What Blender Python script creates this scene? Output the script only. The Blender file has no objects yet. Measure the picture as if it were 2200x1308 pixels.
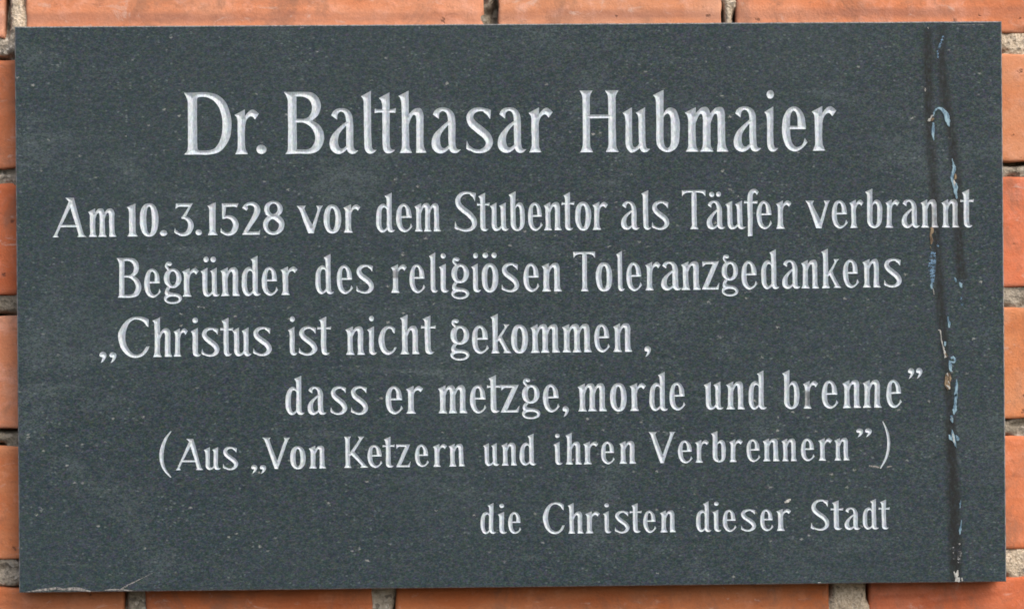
import bpy, math, random
import numpy as np
from mathutils import Vector, Matrix, Euler
from mathutils.geometry import delaunay_2d_cdt
from mathutils import noise as mn

# ------------------------------------------------------------------ camera, world, sun, exposure
scene = bpy.context.scene
ZC = 1.6                     # height of the plaque's centre above the ground, metres
cam_d = bpy.data.cameras.new('camera')
cam = bpy.data.objects.new('camera', cam_d)
scene.collection.objects.link(cam)
cam_d.sensor_fit = 'HORIZONTAL'
cam_d.sensor_width = 36.0
cam_d.lens = 36.0 * 5175.0 / 2200.0
cam_d.clip_start = 0.01
cam_d.clip_end = 500.0
cam.matrix_world = Matrix(((0.99966235, 0.00830586, -0.02462098, -0.03416916), (-0.02461969, -0.00025738, -0.99969686, -1.36530582), (-0.00830968, 0.99996547, -5.28e-05, 1.60052698), (0.0, 0.0, 0.0, 1.0)))
scene.camera = cam

world = bpy.data.worlds.new("World")
scene.world = world
world.use_nodes = True
wnt = world.node_tree
wnt.nodes.clear()
SUN_EL, SUN_AZ = 42.0, 32.0       # azimuth: degrees to the right of straight out from the wall
sky = wnt.nodes.new('ShaderNodeTexSky')
sky.sky_type = 'NISHITA'
sky.sun_disc = False
sky.sun_elevation = math.radians(SUN_EL)
sky.sun_rotation = math.radians(180.0 - SUN_AZ)
sky.air_density = 1.0
sky.dust_density = 4.0
bg = wnt.nodes.new('ShaderNodeBackground')
bg.inputs['Strength'].default_value = 0.13
wo = wnt.nodes.new('ShaderNodeOutputWorld')
wnt.links.new(sky.outputs[0], bg.inputs['Color'])
wnt.links.new(bg.outputs[0], wo.inputs['Surface'])

sun_d = bpy.data.lights.new('sun', 'SUN')
sun_d.energy = 1.3
sun_d.angle = math.radians(65.0)
sun_d.color = (1.0, 0.93, 0.84)
sun = bpy.data.objects.new('sun', sun_d)
scene.collection.objects.link(sun)
_az, _el = math.radians(SUN_AZ), math.radians(SUN_EL)
to_sun = Vector((math.sin(_az) * math.cos(_el), -math.cos(_az) * math.cos(_el), math.sin(_el)))
sun.rotation_euler = to_sun.to_track_quat('Z', 'Y').to_euler()
sun.location = (0, -3, 4)

scene.cycles.pixel_filter_type = 'BLACKMAN_HARRIS'
scene.cycles.filter_width = 1.75
scene.view_settings.view_transform = 'Standard'
scene.view_settings.look = 'None'
scene.view_settings.gamma = 1.0
scene.view_settings.exposure = 0.75

# ------------------------------------------------------------------ helpers
col = scene.collection
MM = 0.001
WALL_Y = 0.0185            # plane of the brick faces; the plaque's back rests on them
rnd = random.Random(7)

def tag(o, label=None, cat=None, group=None, kind=None):
    if label: o['label'] = label
    if cat: o['category'] = cat
    if group: o['group'] = group
    if kind: o['kind'] = kind
    return o

def empty(name, loc):
    o = bpy.data.objects.new(name, None)
    o.empty_display_size = 0.02
    o.location = loc
    col.objects.link(o)
    return o

def mesh_obj(name, verts, faces, mat, parent=None, loc=(0, 0, 0), smooth=False):
    me = bpy.data.meshes.new(name)
    me.from_pydata([tuple(v) for v in verts], [], [tuple(f) for f in faces])
    if smooth:
        me.polygons.foreach_set('use_smooth', [True] * len(me.polygons))
    me.materials.append(mat)
    me.update()
    o = bpy.data.objects.new(name, me)
    col.objects.link(o)
    o.location = loc
    if parent: o.parent = parent
    return o

class NT:
    """tiny node builder"""
    def __init__(s, name):
        s.m = bpy.data.materials.new(name)
        s.m.use_nodes = True
        s.t = s.m.node_tree
        s.t.nodes.clear()
        s.out = s.n('ShaderNodeOutputMaterial')
        s.b = s.n('ShaderNodeBsdfPrincipled')
        s.l(s.b.outputs[0], s.out.inputs['Surface'])
        g = s.n('ShaderNodeNewGeometry')
        s.pos = g.outputs['Position']
    def n(s, k, **kw):
        n = s.t.nodes.new(k)
        for a, v in kw.items(): setattr(n, a, v)
        return n
    def l(s, a, b): s.t.links.new(a, b)
    def put(s, sock, v):
        if hasattr(v, 'is_output'): s.l(v, sock)
        else: sock.default_value = v
    def math(s, op, a, b=0.0, c=None, clamp=False):
        n = s.n('ShaderNodeMath', operation=op)
        n.use_clamp = clamp
        s.put(n.inputs[0], a); s.put(n.inputs[1], b)
        if c is not None: s.put(n.inputs[2], c)
        return n.outputs[0]
    def scale(s, v, sc):
        n = s.n('ShaderNodeMapping')
        s.l(v, n.inputs['Vector'])
        n.inputs['Scale'].default_value = sc
        return n.outputs[0]
    def noise(s, v, sc, detail=3.0, rough=0.55, dist=0.0, color=False):
        n = s.n('ShaderNodeTexNoise')
        s.l(v, n.inputs['Vector'])
        n.inputs['Scale'].default_value = sc
        n.inputs['Detail'].default_value = detail
        n.inputs['Roughness'].default_value = rough
        n.inputs['Distortion'].default_value = dist
        return n.outputs['Color'] if color else n.outputs['Fac']
    def voro(s, v, sc, feature='F1'):
        n = s.n('ShaderNodeTexVoronoi', feature=feature)
        s.l(v, n.inputs['Vector'])
        n.inputs['Scale'].default_value = sc
        return n
    def ramp(s, f, lo, hi, a=0.0, b=1.0):
        n = s.n('ShaderNodeMapRange', interpolation_type='SMOOTHSTEP')
        s.put(n.inputs['Value'], f)
        n.inputs['From Min'].default_value = lo
        n.inputs['From Max'].default_value = hi
        n.inputs['To Min'].default_value = a
        n.inputs['To Max'].default_value = b
        return n.outputs[0]
    def mix(s, f, a, b, kind='MIX'):
        n = s.n('ShaderNodeMix', data_type='RGBA', blend_type=kind)
        s.put(n.inputs[0], f)
        def c(v): return v if hasattr(v, 'is_output') else (v[0], v[1], v[2], 1.0)
        s.put(n.inputs[6], c(a)); s.put(n.inputs[7], c(b))
        return n.outputs[2]
    def xyz(s):
        n = s.n('ShaderNodeSeparateXYZ'); s.l(s.pos, n.inputs[0]); return n.outputs
    def bump(s, h, dist, strength=1.0):
        n = s.n('ShaderNodeBump')
        n.inputs['Strength'].default_value = strength
        n.inputs['Distance'].default_value = dist
        s.l(h, n.inputs['Height'])
        s.l(n.outputs[0], s.b.inputs['Normal'])
    def set(s, k, v): s.put(s.b.inputs[k], v if not isinstance(v, tuple) else (v[0], v[1], v[2], 1.0))

def track_mask(s, pts, width, wob=0.35):
    """soft mask round a downward water track; pts = [(x_mm, z_mm)] top to bottom in plaque coordinates"""
    X, Y, Z = s.xyz()
    zt, zb = pts[0][1], pts[-1][1]
    xs = [p[0] for p in pts]; xa, xb = min(xs) - 1, max(xs) + 1
    u = s.n('ShaderNodeMapRange')
    s.l(Z, u.inputs['Value'])
    u.inputs['From Min'].default_value = ZC + zb * MM
    u.inputs['From Max'].default_value = ZC + zt * MM
    fc = s.n('ShaderNodeFloatCurve')
    cu = fc.mapping.curves[0]
    seq = sorted([((z - zb) / (zt - zb), (x - xa) / (xb - xa)) for x, z in pts])
    cu.points[0].location = seq[0]; cu.points[1].location = seq[-1]
    for q in seq[1:-1]: cu.points.new(*q)
    fc.mapping.update()
    s.l(u.outputs[0], fc.inputs['Value'])
    xc = s.math('MULTIPLY_ADD', fc.outputs[0], (xb - xa) * MM, xa * MM)
    d = s.math('ABSOLUTE', s.math('SUBTRACT', X, xc))
    nz = s.noise(s.scale(s.pos, (1, 1, 0.25)), 300, 3, 0.6)
    lim = s.math('MULTIPLY', s.math('ADD', nz, wob), width * MM)
    m = s.math('SUBTRACT', 1.0, s.math('DIVIDE', d, lim), clamp=True)
    m = s.ramp(m, 0.0, 0.8)
    inside = s.math('MULTIPLY', s.math('GREATER_THAN', Z, ZC + zb * MM), s.math('LESS_THAN', Z, ZC + zt * MM))
    brk = s.ramp(s.noise(s.scale(s.pos, (1.2, 1, 0.5)), 520, 4, 0.7), 0.32, 0.60, 0.35, 1.0)
    brk2 = s.ramp(s.noise(s.scale(s.pos, (1, 1, 0.4)), 60, 3, 0.6), 0.28, 0.50, 0.6, 1.0)
    return s.math('MULTIPLY', s.math('MULTIPLY', m, inside), s.math('MULTIPLY', brk, brk2))

TRACKS = [
    ([(237.51, 156.06), (237.56, 129.56), (237.87, 103.05), (239.02, 81.84), (240.68, 57.97), (241.55, 34.11), (242.93, 7.59), (244.84, -18.93), (247.28, -45.47), (248.7, -66.69), (248.74, -93.2), (249.32, -119.71), (250.06, -158.69)], 5.2, 0.92),
    ([(245.78, 157.34), (245.1, 140.11), (247.05, 118.9), (249.58, 102.97), (252.07, 81.75), (254.0, 57.87), (254.34, 34.01), (255.76, 12.79)], 5.4, 0.92),
    ([(248.43, -66.68), (250.61, -93.22), (251.94, -125.04), (252.19, -158.71)], 5.0, 0.8),
]

# ------------------------------------------------------------------ materials
def mat_slate():
    s = NT('dark_stone')
    p = s.pos
    an = s.scale(p, (0.8, 1, 1.25))
    g1 = s.noise(an, 1100, 4, 0.75)
    g2 = s.noise(an, 330, 3, 0.6)
    cl = s.noise(s.scale(p, (0.8, 1, 1.3)), 13, 7, 0.72, 0.6)
    big = s.noise(p, 4.5, 3, 0.5)
    def cells(sc_):
        q = s.n('ShaderNodeVectorMath', operation='MULTIPLY_ADD')
        nz = s.noise(p, sc_ * 1.3, 2, 0.5, 0, True)
        s.l(nz, q.inputs[0]); q.inputs[1].default_value = (1.1 / sc_,) * 3; s.l(an, q.inputs[2])
        return s.voro(q.outputs[0], sc_).outputs['Color']
    ca, cb = cells(1600), cells(820)
    sa = s.n('ShaderNodeSeparateColor'); s.l(ca, sa.inputs[0])
    sb = s.n('ShaderNodeSeparateColor'); s.l(cb, sb.inputs[0])
    lum = s.math('ADD', s.math('MULTIPLY', sa.outputs[0], 0.6), s.math('MULTIPLY', sb.outputs[0], 0.4))
    lum = s.math('ADD', s.math('MULTIPLY', lum, 0.7), s.math('MULTIPLY', s.ramp(g1, 0.3, 0.7), 0.3))
    c = s.mix(s.ramp(lum, 0.1, 0.95), (0.0105, 0.0184, 0.0228), (0.0375, 0.0605, 0.0715))
    # coloured mineral grain
    tint = s.mix(0.45, ca, cb)
    hs = s.n('ShaderNodeVectorMath', operation='SCALE'); s.l(tint, hs.inputs[0]); hs.inputs['Scale'].default_value = 2.0
    c = s.mix(0.42, c, s.mix(1.0, c, hs.outputs[0], 'MULTIPLY'))
    # cloudy wiped patches, grainy, and diagonal wipe marks
    grainy = s.ramp(s.math('ADD', lum, s.math('MULTIPLY', g2, 0.5)), 0.55, 0.95, 0.25, 1.0)
    c = s.mix(s.math('MULTIPLY', s.ramp(cl, 0.50, 0.72, 0, 0.55), grainy), c, (0.082, 0.107, 0.116))
    c = s.mix(s.ramp(big, 0.4, 0.7, 0, 0.2), c, (0.040, 0.060, 0.066))
    mp = s.n('ShaderNodeMapping'); s.l(p, mp.inputs['Vector'])
    mp.inputs['Rotation'].default_value = (0, math.radians(33), 0)
    mp.inputs['Scale'].default_value = (14, 1, 120)
    wipe = s.noise(mp.outputs[0], 1.0, 4, 0.7, 0.3)
    wipe = s.math('MULTIPLY', s.math('MULTIPLY', s.ramp(wipe, 0.56, 0.76), s.ramp(cl, 0.42, 0.62)), grainy)
    c = s.mix(s.math('MULTIPLY', wipe, 0.5), c, (0.115, 0.145, 0.15))
    # pale flecks, small and uneven
    wob = s.noise(p, 900, 2, 0.5, 0, True)
    clus = s.noise(p, 28, 3, 0.6)
    for sc_, thr, size, amt, tone in ((620, 0.89, 0.46, 0.5, (0.16, 0.19, 0.195)), (330, 0.95, 0.30, 0.75, (0.27, 0.28, 0.27)), (130, 0.985, 0.16, 0.5, (0.21, 0.23, 0.23))):
        q = s.n('ShaderNodeVectorMath', operation='MULTIPLY_ADD')
        s.l(wob, q.inputs[0]); q.inputs[1].default_value = (0.9 / sc_,) * 3; s.l(p, q.inputs[2])
        v = s.voro(s.scale(q.outputs[0], (0.7, 0.02, 1.25)), sc_)
        rv = s.n('ShaderNodeSeparateColor'); s.l(v.outputs['Color'], rv.inputs[0])
        f_ = s.math('MULTIPLY', s.ramp(v.outputs['Distance'], size, size * 0.3), s.math('GREATER_THAN', rv.outputs[0], thr))
        f_ = s.math('MULTIPLY', f_, s.ramp(clus, 0.36, 0.58, 0.15, 1.0))
        c = s.mix(s.math('MULTIPLY', f_, amt), c, tone)
    # water tracks
    for pts, w, amt in TRACKS:
        c = s.mix(s.math('MULTIPLY', track_mask(s, pts, w), amt), c, (0.0095, 0.0105, 0.011))
    s.set('Base Color', c)
    s.set('Roughness', s.ramp(g2, 0.3, 0.7, 0.55, 0.72))
    s.b.inputs['Specular IOR Level'].default_value = 0.22
    s.bump(s.math('ADD', g1, s.math('MULTIPLY', g2, 1.5)), 0.00012, 0.8)
    return s.m

WORN = [
    (-66.32, 18.02, 3.2, 0.75),
    (167.16, -52.68, 3.4, 0.8),
    (167.13, -55.85, 2.6, 0.7),
    (174.53, -123.96, 2.0, 0.3),
    (239.53, 47.38, 2.5, 0.45),
    (239.04, 52.68, 2.2, 0.4),
]
def mat_groove():
    s = NT('silver_grey_paint')
    p = s.pos
    n1 = s.noise(s.scale(p, (1.6, 1, 0.45)), 900, 4, 0.65)
    n2 = s.noise(p, 210, 4, 0.6)
    c = s.mix(s.ramp(n1, 0.3, 0.72), (0.33, 0.385, 0.435), (0.54, 0.60, 0.655))
    c = s.mix(s.ramp(n2, 0.56, 0.78, 0, 0.35), c, (0.27, 0.275, 0.30))
    hue = s.noise(p, 500, 2, 0.6, 0, True)
    hs = s.n('ShaderNodeVectorMath', operation='SCALE'); s.l(hue, hs.inputs[0]); hs.inputs['Scale'].default_value = 2.0
    c = s.mix(0.16, c, s.mix(1.0, c, hs.outputs[0], 'MULTIPLY'))
    for x, z, r, amt in WORN:
        d = s.n('ShaderNodeVectorMath', operation='DISTANCE')
        s.l(p, d.inputs[0]); d.inputs[1].default_value = (x * MM, 0, ZC + z * MM)
        q = s.math('ADD', s.math('DIVIDE', d.outputs['Value'], r * MM), s.math('MULTIPLY', s.math('SUBTRACT', n2, 0.5), 1.4))
        c = s.mix(s.math('MULTIPLY', s.ramp(q, 1.05, 0.55), amt), c, (0.10, 0.105, 0.11))
    for pts, w, amt in TRACKS:
        c = s.mix(s.math('MULTIPLY', track_mask(s, pts, w), amt * 0.4), c, (0.16, 0.14, 0.12))
    s.set('Base Color', c)
    s.set('Roughness', 0.5)
    s.b.inputs['Specular IOR Level'].default_value = 0.4
    s.bump(n1, 0.00014, 0.8)
    return s.m

def mat_flake(name, ca, cb, rough=0.45):
    s = NT(name)
    n1 = s.noise(s.scale(s.pos, (1.3, 1, 0.5)), 600, 4, 0.65)
    s.set('Base Color', s.mix(s.ramp(n1, 0.36, 0.64), ca, cb))
    s.set('Roughness', rough)
    s.bump(n1, 0.0002, 0.8)
    return s.m

def mat_edge():  # abraded chamfer stone; its pale colour also stands in for the edge highlight
    s = mat_flake('worn_edge_highlight', (0.07, 0.08, 0.085), (0.21, 0.23, 0.24), 0.6)
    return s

def mat_broken(name, ca, cb, lo, hi):
    """a broken smear: opaque where the noise is high, nothing where it is low"""
    s = mat_flake(name, ca, cb, 0.6)
    t = s.node_tree
    N = t.nodes; Lk = t.links
    g = N.new('ShaderNodeNewGeometry')
    mp = N.new('ShaderNodeMapping'); Lk.new(g.outputs['Position'], mp.inputs['Vector']); mp.inputs['Scale'].default_value = (0.6, 1, 1.0)
    nz = N.new('ShaderNodeTexNoise'); Lk.new(mp.outputs[0], nz.inputs['Vector'])
    nz.inputs['Scale'].default_value = 700; nz.inputs['Detail'].default_value = 4; nz.inputs['Roughness'].default_value = 0.7
    mr = N.new('ShaderNodeMapRange'); Lk.new(nz.outputs['Fac'], mr.inputs['Value'])
    mr.inputs['From Min'].default_value = lo; mr.inputs['From Max'].default_value = hi
    b = [n for n in N if n.type == 'BSDF_PRINCIPLED'][0]
    Lk.new(mr.outputs[0], b.inputs['Alpha'])
    return s

def mat_brick():
    s = NT('orange_brick')
    oi = s.n('ShaderNodeObjectInfo')
    off = s.n('ShaderNodeVectorMath', operation='MULTIPLY_ADD')
    s.l(s.pos, off.inputs[0]); off.inputs[1].default_value = (1, 1, 1)
    cmb = s.n('ShaderNodeCombineXYZ'); s.l(s.math('MULTIPLY', oi.outputs['Random'], 3.0), cmb.inputs[1])
    s.l(cmb.outputs[0], off.inputs[2])
    p = off.outputs[0]
    a = s.noise(s.scale(p, (0.5, 1, 1.2)), 38, 5, 0.6, 0.5)
    b = s.noise(p, 90, 5, 0.65)
    f = s.noise(p, 800, 3, 0.6)
    band = s.noise(s.scale(p, (0.18, 1, 1.4)), 75, 4, 0.6, 0.6)
    c = s.mix(s.ramp(a, 0.35, 0.68), (0.465, 0.175, 0.086), (0.485, 0.225, 0.138))
    c = s.mix(s.ramp(b, 0.5, 0.72, 0, 0.65), c, (0.57, 0.30, 0.225))
    c = s.mix(s.ramp(band, 0.54, 0.74, 0, 0.55), c, (0.31, 0.115, 0.065))
    c = s.mix(s.ramp(f, 0.3, 0.7, 0, 0.3), c, s.mix(1.0, c, (1.35, 1.3, 1.25), 'MULTIPLY'))
    c = s.mix(1.0, c, oi.outputs['Color'], 'MULTIPLY')
    # grey weather dirt
    d1 = s.noise(s.scale(p, (1, 1, 0.8)), 34, 7, 0.78, 0.6)
    c = s.mix(s.ramp(d1, 0.49, 0.70, 0, 0.55), c, (0.19, 0.115, 0.085))
    d3 = s.noise(s.scale(p, (0.7, 1, 1.2)), 150, 5, 0.8, 0.4)
    c = s.mix(s.ramp(d3, 0.54, 0.70, 0, 0.5), c, (0.24, 0.10, 0.065))
    d4 = s.noise(s.scale(p, (0.35, 1, 1)), 17, 3, 0.5, 0.8)
    c = s.mix(s.ramp(d4, 0.5, 0.68, 0, 0.45), c, s.mix(1.0, c, (0.72, 0.60, 0.52), 'MULTIPLY'))
    X, Y, Z = s.xyz()  # brown band at a fixed height along the top visible course
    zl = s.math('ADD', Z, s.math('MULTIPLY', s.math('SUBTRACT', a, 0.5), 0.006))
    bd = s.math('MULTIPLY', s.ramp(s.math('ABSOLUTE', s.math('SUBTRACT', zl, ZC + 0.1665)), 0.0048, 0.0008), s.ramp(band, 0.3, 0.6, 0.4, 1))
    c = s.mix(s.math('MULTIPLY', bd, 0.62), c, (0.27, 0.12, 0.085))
    # lime smears
    d2 = s.noise(s.scale(p, (0.8, 1, 1.5)), 60, 5, 0.7, 1.5)
    c = s.mix(s.ramp(d2, 0.58, 0.72, 0, 0.55), c, (0.52, 0.41, 0.36))
    # dark pits
    v = s.voro(p, 210)
    r = s.n('ShaderNodeSeparateColor'); s.l(v.outputs['Color'], r.inputs[0])
    pit = s.math('MULTIPLY', s.ramp(s.math('ADD', v.outputs['Distance'], s.math('MULTIPLY', s.math('SUBTRACT', f, 0.5), 0.9)), 0.30, 0.12), s.math('GREATER_THAN', r.outputs[0], 0.95))
    c = s.mix(s.math('MULTIPLY', pit, 0.6), c, (0.10, 0.05, 0.04))
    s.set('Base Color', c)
    s.set('Roughness', 0.85)
    s.b.inputs['Specular IOR Level'].default_value = 0.25
    h = s.math('SUBTRACT', s.math('ADD', s.math('MULTIPLY', b, 1.6), s.math('MULTIPLY', f, 0.5)), s.math('MULTIPLY', pit, 1.2))
    s.bump(h, 0.0007, 0.7)
    return s.m

def mat_mortar():
    s = NT('sandy_mortar')
    p = s.pos
    a = s.noise(p, 70, 5, 0.7)
    g = s.noise(p, 700, 3, 0.75)
    v = s.voro(p, 520)
    r = s.n('ShaderNodeSeparateColor'); s.l(v.outputs['Color'], r.inputs[0])
    c = s.mix(s.ramp(a, 0.35, 0.68), (0.20, 0.18, 0.145), (0.43, 0.385, 0.32))
    c = s.mix(s.ramp(g, 0.38, 0.64, 0.0, 0.55), c, (0.47, 0.42, 0.36))
    c = s.mix(s.math('MULTIPLY', s.math('GREATER_THAN', r.outputs[0], 0.86), 0.65), c, (0.10, 0.095, 0.085))
    c = s.mix(s.math('MULTIPLY', s.math('LESS_THAN', r.outputs[1], 0.08), 0.6), c, (0.6, 0.56, 0.5))
    big = s.noise(p, 22, 4, 0.65)
    c = s.mix(s.ramp(big, 0.42, 0.60, 0, 0.65), c, (0.11, 0.095, 0.068))
    # joints pointed again with paler mortar
    for x, z, rr in [
    (193.11, -174.4, 22),
    (291.81, -151.86, 20),
    (292.98, 149.82, 16),
    (-281.41, 171.68, 13),
    (126.56, 169.52, 10),
]:
        d = s.n('ShaderNodeVectorMath', operation='DISTANCE')
        s.l(p, d.inputs[0]); d.inputs[1].default_value = (x * MM, WALL_Y, ZC + z * MM)
        q = s.math('ADD', s.math('DIVIDE', d.outputs['Value'], rr * MM), s.math('MULTIPLY', s.math('SUBTRACT', a, 0.5), 0.8))
        pale = s.mix(s.ramp(g, 0.36, 0.66), (0.42, 0.34, 0.25), (0.64, 0.55, 0.44))
        pale = s.mix(s.math('MULTIPLY', s.math('GREATER_THAN', r.outputs[0], 0.90), 0.6), pale, (0.13, 0.115, 0.10))
        c = s.mix(s.math('MULTIPLY', s.ramp(q, 1.1, 0.7), 0.85), c, pale)
    s.set('Base Color', c)
    s.set('Roughness', 0.95)
    s.b.inputs['Specular IOR Level'].default_value = 0.2
    s.bump(s.math('ADD', g, s.math('MULTIPLY', v.outputs['Distance'], 0.6)), 0.0012, 0.9)
    return s.m

M_SLATE, M_GROOVE, M_BRICK, M_MORTAR = mat_slate(), mat_groove(), mat_brick(), mat_mortar()
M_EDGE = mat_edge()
M_BLUE = mat_flake('pale_blue_paint', (0.06, 0.13, 0.20), (0.22, 0.35, 0.43), 0.4)
M_BLUEDIM = mat_broken('rubbed_blue_paint', (0.06, 0.13, 0.22), (0.12, 0.22, 0.33), 0.42, 0.58)
M_WHITE = mat_flake('chalky_white_crust', (0.20, 0.20, 0.19), (0.47, 0.48, 0.46), 0.7)
M_RUST = mat_flake('brown_crust', (0.06, 0.038, 0.022), (0.24, 0.18, 0.11), 0.75)
M_SPECK = mat_broken('pale_speckle', (0.14, 0.15, 0.16), (0.33, 0.34, 0.35), 0.50, 0.60)
M_SCRATCH = mat_broken('scratched_stone', (0.12, 0.12, 0.12), (0.28, 0.27, 0.26), 0.29, 0.53)

# ------------------------------------------------------------------ brick wall (behind the plaque)
rows = [
    (379.1, 444.6, [(-580, -330, (0.95, 1.0, 1.09), 0), (-320, -70, (1.01, 1.05, 1.0), 0), (-60, 190, (0.93, 1.05, 0.97), 0), (200, 450, (0.97, 0.76, 1.09), 0), (460, 710, (1.01, 1.04, 1.1), 0)]),
    (304.1, 369.6, [(-640, -390, (0.96, 0.97, 0.87), 0), (-380, -130, (1.03, 1.0, 0.73), 0), (-120, 130, (0.92, 1.08, 0.82), 0), (140, 390, (0.96, 1.15, 0.91), 0), (400, 650, (1.07, 0.94, 0.99), 0)]),
    (229.6, 295.1, [(-660, -430, (1.05, 0.83, 1.07), 0), (-420, -290, (1, 1, 1), 0), (-280, -155, (1.12, 1.12, 1.1), 0), (-146, 110, (1, 1, 1), 0), (120, 245, (0.85, 0.72, 0.66), 0), (255, 420, (1, 1, 1), 0), (430, 660, (1.02, 0.86, 0.73), 0)]),
    (155.1, 220.6, [(-660, -430, (1.07, 1.15, 0.74), 0), (-420, -289.16, (1.12, 1.25, 1.4), 0.6), (-276.71, -14.79, (1.13, 1.12, 1.1), 0), (-6.77, 122.19, (1.08, 1.2, 1.25), 0.3), (130.79, 392.78999999999996, (1.12, 1.06, 1.0), 0)]),
    (80.3, 143.1, [(-660, -430, (1.06, 0.91, 0.77), 0), (-420, -166, (0.92, 0.8, 0.72), 0.2), (172, 420, (1.02, 1.0, 0.9), 0), (430, 660, (0.97, 1.06, 1.09), 0)]),
    (8.4, 72.2, [(-660, -430, (0.93, 1.0, 0.72), 0), (-420, -210, (0.95, 0.7, 0.6), 0.2), (205, 420, (1.12, 0.85, 0.8), 0.1), (430, 660, (1.05, 0.88, 1.1), 0)]),
    (-68.1, -3.5, [(-660, -430, (1.1, 0.95, 1.15), 0), (-420, -170, (1.03, 1.05, 1.1), 0), (176, 420, (1.05, 0.98, 0.8), 0), (430, 660, (0.98, 0.78, 0.97), 0)]),
    (-142.9, -77.9, [(-660, -430, (0.93, 0.83, 0.88), 0), (-420, -215, (0.96, 0.85, 0.7), 0), (205, 420, (1.1, 0.88, 0.75), 0.1), (430, 660, (1.03, 0.81, 0.72), 0)]),
    (-224.6, -159.1, [(-660, -430, (1.08, 0.88, 1.13), 0), (-420, -224.01, (0.86, 0.72, 0.58), 0), (-211.54, -81.65, (0.9, 0.68, 0.5), 0), (-68.31, 181.82, (0.9, 0.74, 0.55), 0.2), (204.72, 420, (0.98, 0.68, 0.58), 0), (430, 660, (1.08, 0.9, 0.91), 0)]),
    (-301.1, -235.6, [(-660, -430, (1.01, 1.01, 0.97), 0), (-420, -260, (1, 1, 1), 0), (-250, 0, (1.02, 0.78, 0.72), 0), (10, 140, (1, 1, 1), 0), (150, 420, (1, 1, 1), 0), (430, 660, (1.02, 1.0, 1.12), 0)]),
    (-376.1, -310.6, [(-630, -380, (1.05, 1.12, 0.88), 0), (-370, -120, (1.06, 0.93, 1.12), 0), (-110, 140, (1.08, 0.79, 0.76), 0), (150, 400, (0.96, 1.14, 0.9), 0), (410, 660, (1.03, 0.87, 0.93), 0)]),
    (-451.1, -385.6, [(-560, -310, (0.99, 0.89, 0.96), 0), (-300, -50, (1.03, 1.11, 1.01), 0), (-40, 210, (1.09, 1.09, 1.15), 0), (220, 470, (1.04, 0.82, 1.09), 0), (480, 730, (1.09, 1.11, 0.96), 0)]),
]              # (z_bottom, z_top, [(x0, x1, tint, recess)...]) in mm, plaque coordinates
wall = empty('brick_wall', (0, WALL_Y, ZC - 0.30))
tag(wall, 'weathered orange brick wall with recessed sandy mortar behind the dark plaque', 'wall')
rects = []
PX, PZ = 280.0, 159.5

def build_brick(x0, x1, z0, z1, tint, rec):
    seed = Vector((x0 * 0.13, z0 * 0.21, 3.7))
    def lines(a, b, step):
        e = [0.0, 0.5, 1.2, 2.2, 3.6]
        n = max(3, int((b - a - 8) / step))
        return [a + q for q in e] + [a + 5 + (b - a - 10) * i / n for i in range(n + 1)] + [b - q for q in reversed(e)]
    xs, zs = lines(x0, x1, 6.0), lines(z0, z1, 6.0)
    R = 2.4
    V, F = [], []
    nx, nz = len(xs), len(zs)
    for j, z in enumerate(zs):
        for i, x in enumerate(xs):
            e = min(x - x0, x1 - x, z - z0, z1 - z)
            ex = min(x - x0, x1 - x); ez = min(z - z0, z1 - z)
            y = 0.0
            for q in (ex, ez):
                if q < R: y += (R - math.sqrt(max(0.0, R * R - (R - q) ** 2))) * 0.62
            P = Vector((x, z, 0)) * 0.05 + seed
            nn = mn.noise(P) * 0.28 + mn.noise(P * 3.1) * 0.16
            y += 0.35 + nn * (1 if e > 2 else 0.5)
            # edges wander and chip
            w = mn.noise(Vector((x, z, 9)) * 0.09 + seed) * 0.9 + mn.noise(Vector((x, z, 2)) * 0.31 + seed) * 0.45
            k = max(0.0, 1 - e / 5.0)
            dx = (w * k if ex < 5 else 0) * (1 if x - x0 < x1 - x else -1)
            dz = (w * k if ez < 5 else 0) * (1 if z - z0 < z1 - z else -1)
            ch = mn.noise(Vector((x, z, 5)) * 0.11 + seed * 2)
            if ch > 0.38 and e < 4: y += (ch - 0.38) * 14 * (1 - e / 4)
            V.append(((x + dx) * MM, WALL_Y + (y + rec) * MM, ZC + (z + dz) * MM))
    for j in range(nz - 1):
        for i in range(nx - 1):
            a = j * nx + i
            F.append((a, a + 1, a + nx + 1, a + nx))
    ring = [i for i in range(nx)] + [j * nx + nx - 1 for j in range(1, nz)] + \
           [(nz - 1) * nx + i for i in range(nx - 2, -1, -1)] + [j * nx for j in range(nz - 2, 0, -1)]
    b0 = len(V)
    for q in ring:
        x, y, z = V[q]; V.append((x, WALL_Y + 0.022, z))
    m = len(ring)
    for i in range(m):
        F.append((ring[i], b0 + i, b0 + (i + 1) % m, ring[(i + 1) % m]))
    F.append(tuple(b0 + i for i in range(m - 1, -1, -1)))
    cx, cz = (x0 + x1) / 2 * MM, ZC + (z0 + z1) / 2 * MM
    V = [(x - cx, y - WALL_Y, z - cz) for x, y, z in V]
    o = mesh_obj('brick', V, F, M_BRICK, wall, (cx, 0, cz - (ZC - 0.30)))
    me = o.data
    me.polygons.foreach_set('use_smooth', [True] * (len(me.polygons) - 1) + [False])
    o.color = (tint[0], tint[1], tint[2], 1)
    rects.append((x0, x1, z0, z1))
    return o

all_rects = []
for z0, z1, bl in rows:
    for x0, x1, tint, rec in bl:
        all_rects.append((x0, x1, z0, z1))
        hidden = x0 > -PX + 12 and x1 < PX - 12 and z0 > -PZ + 8 and z1 < PZ - 8
        if not hidden: build_brick(x0, x1, z0, z1, tint, rec)

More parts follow.
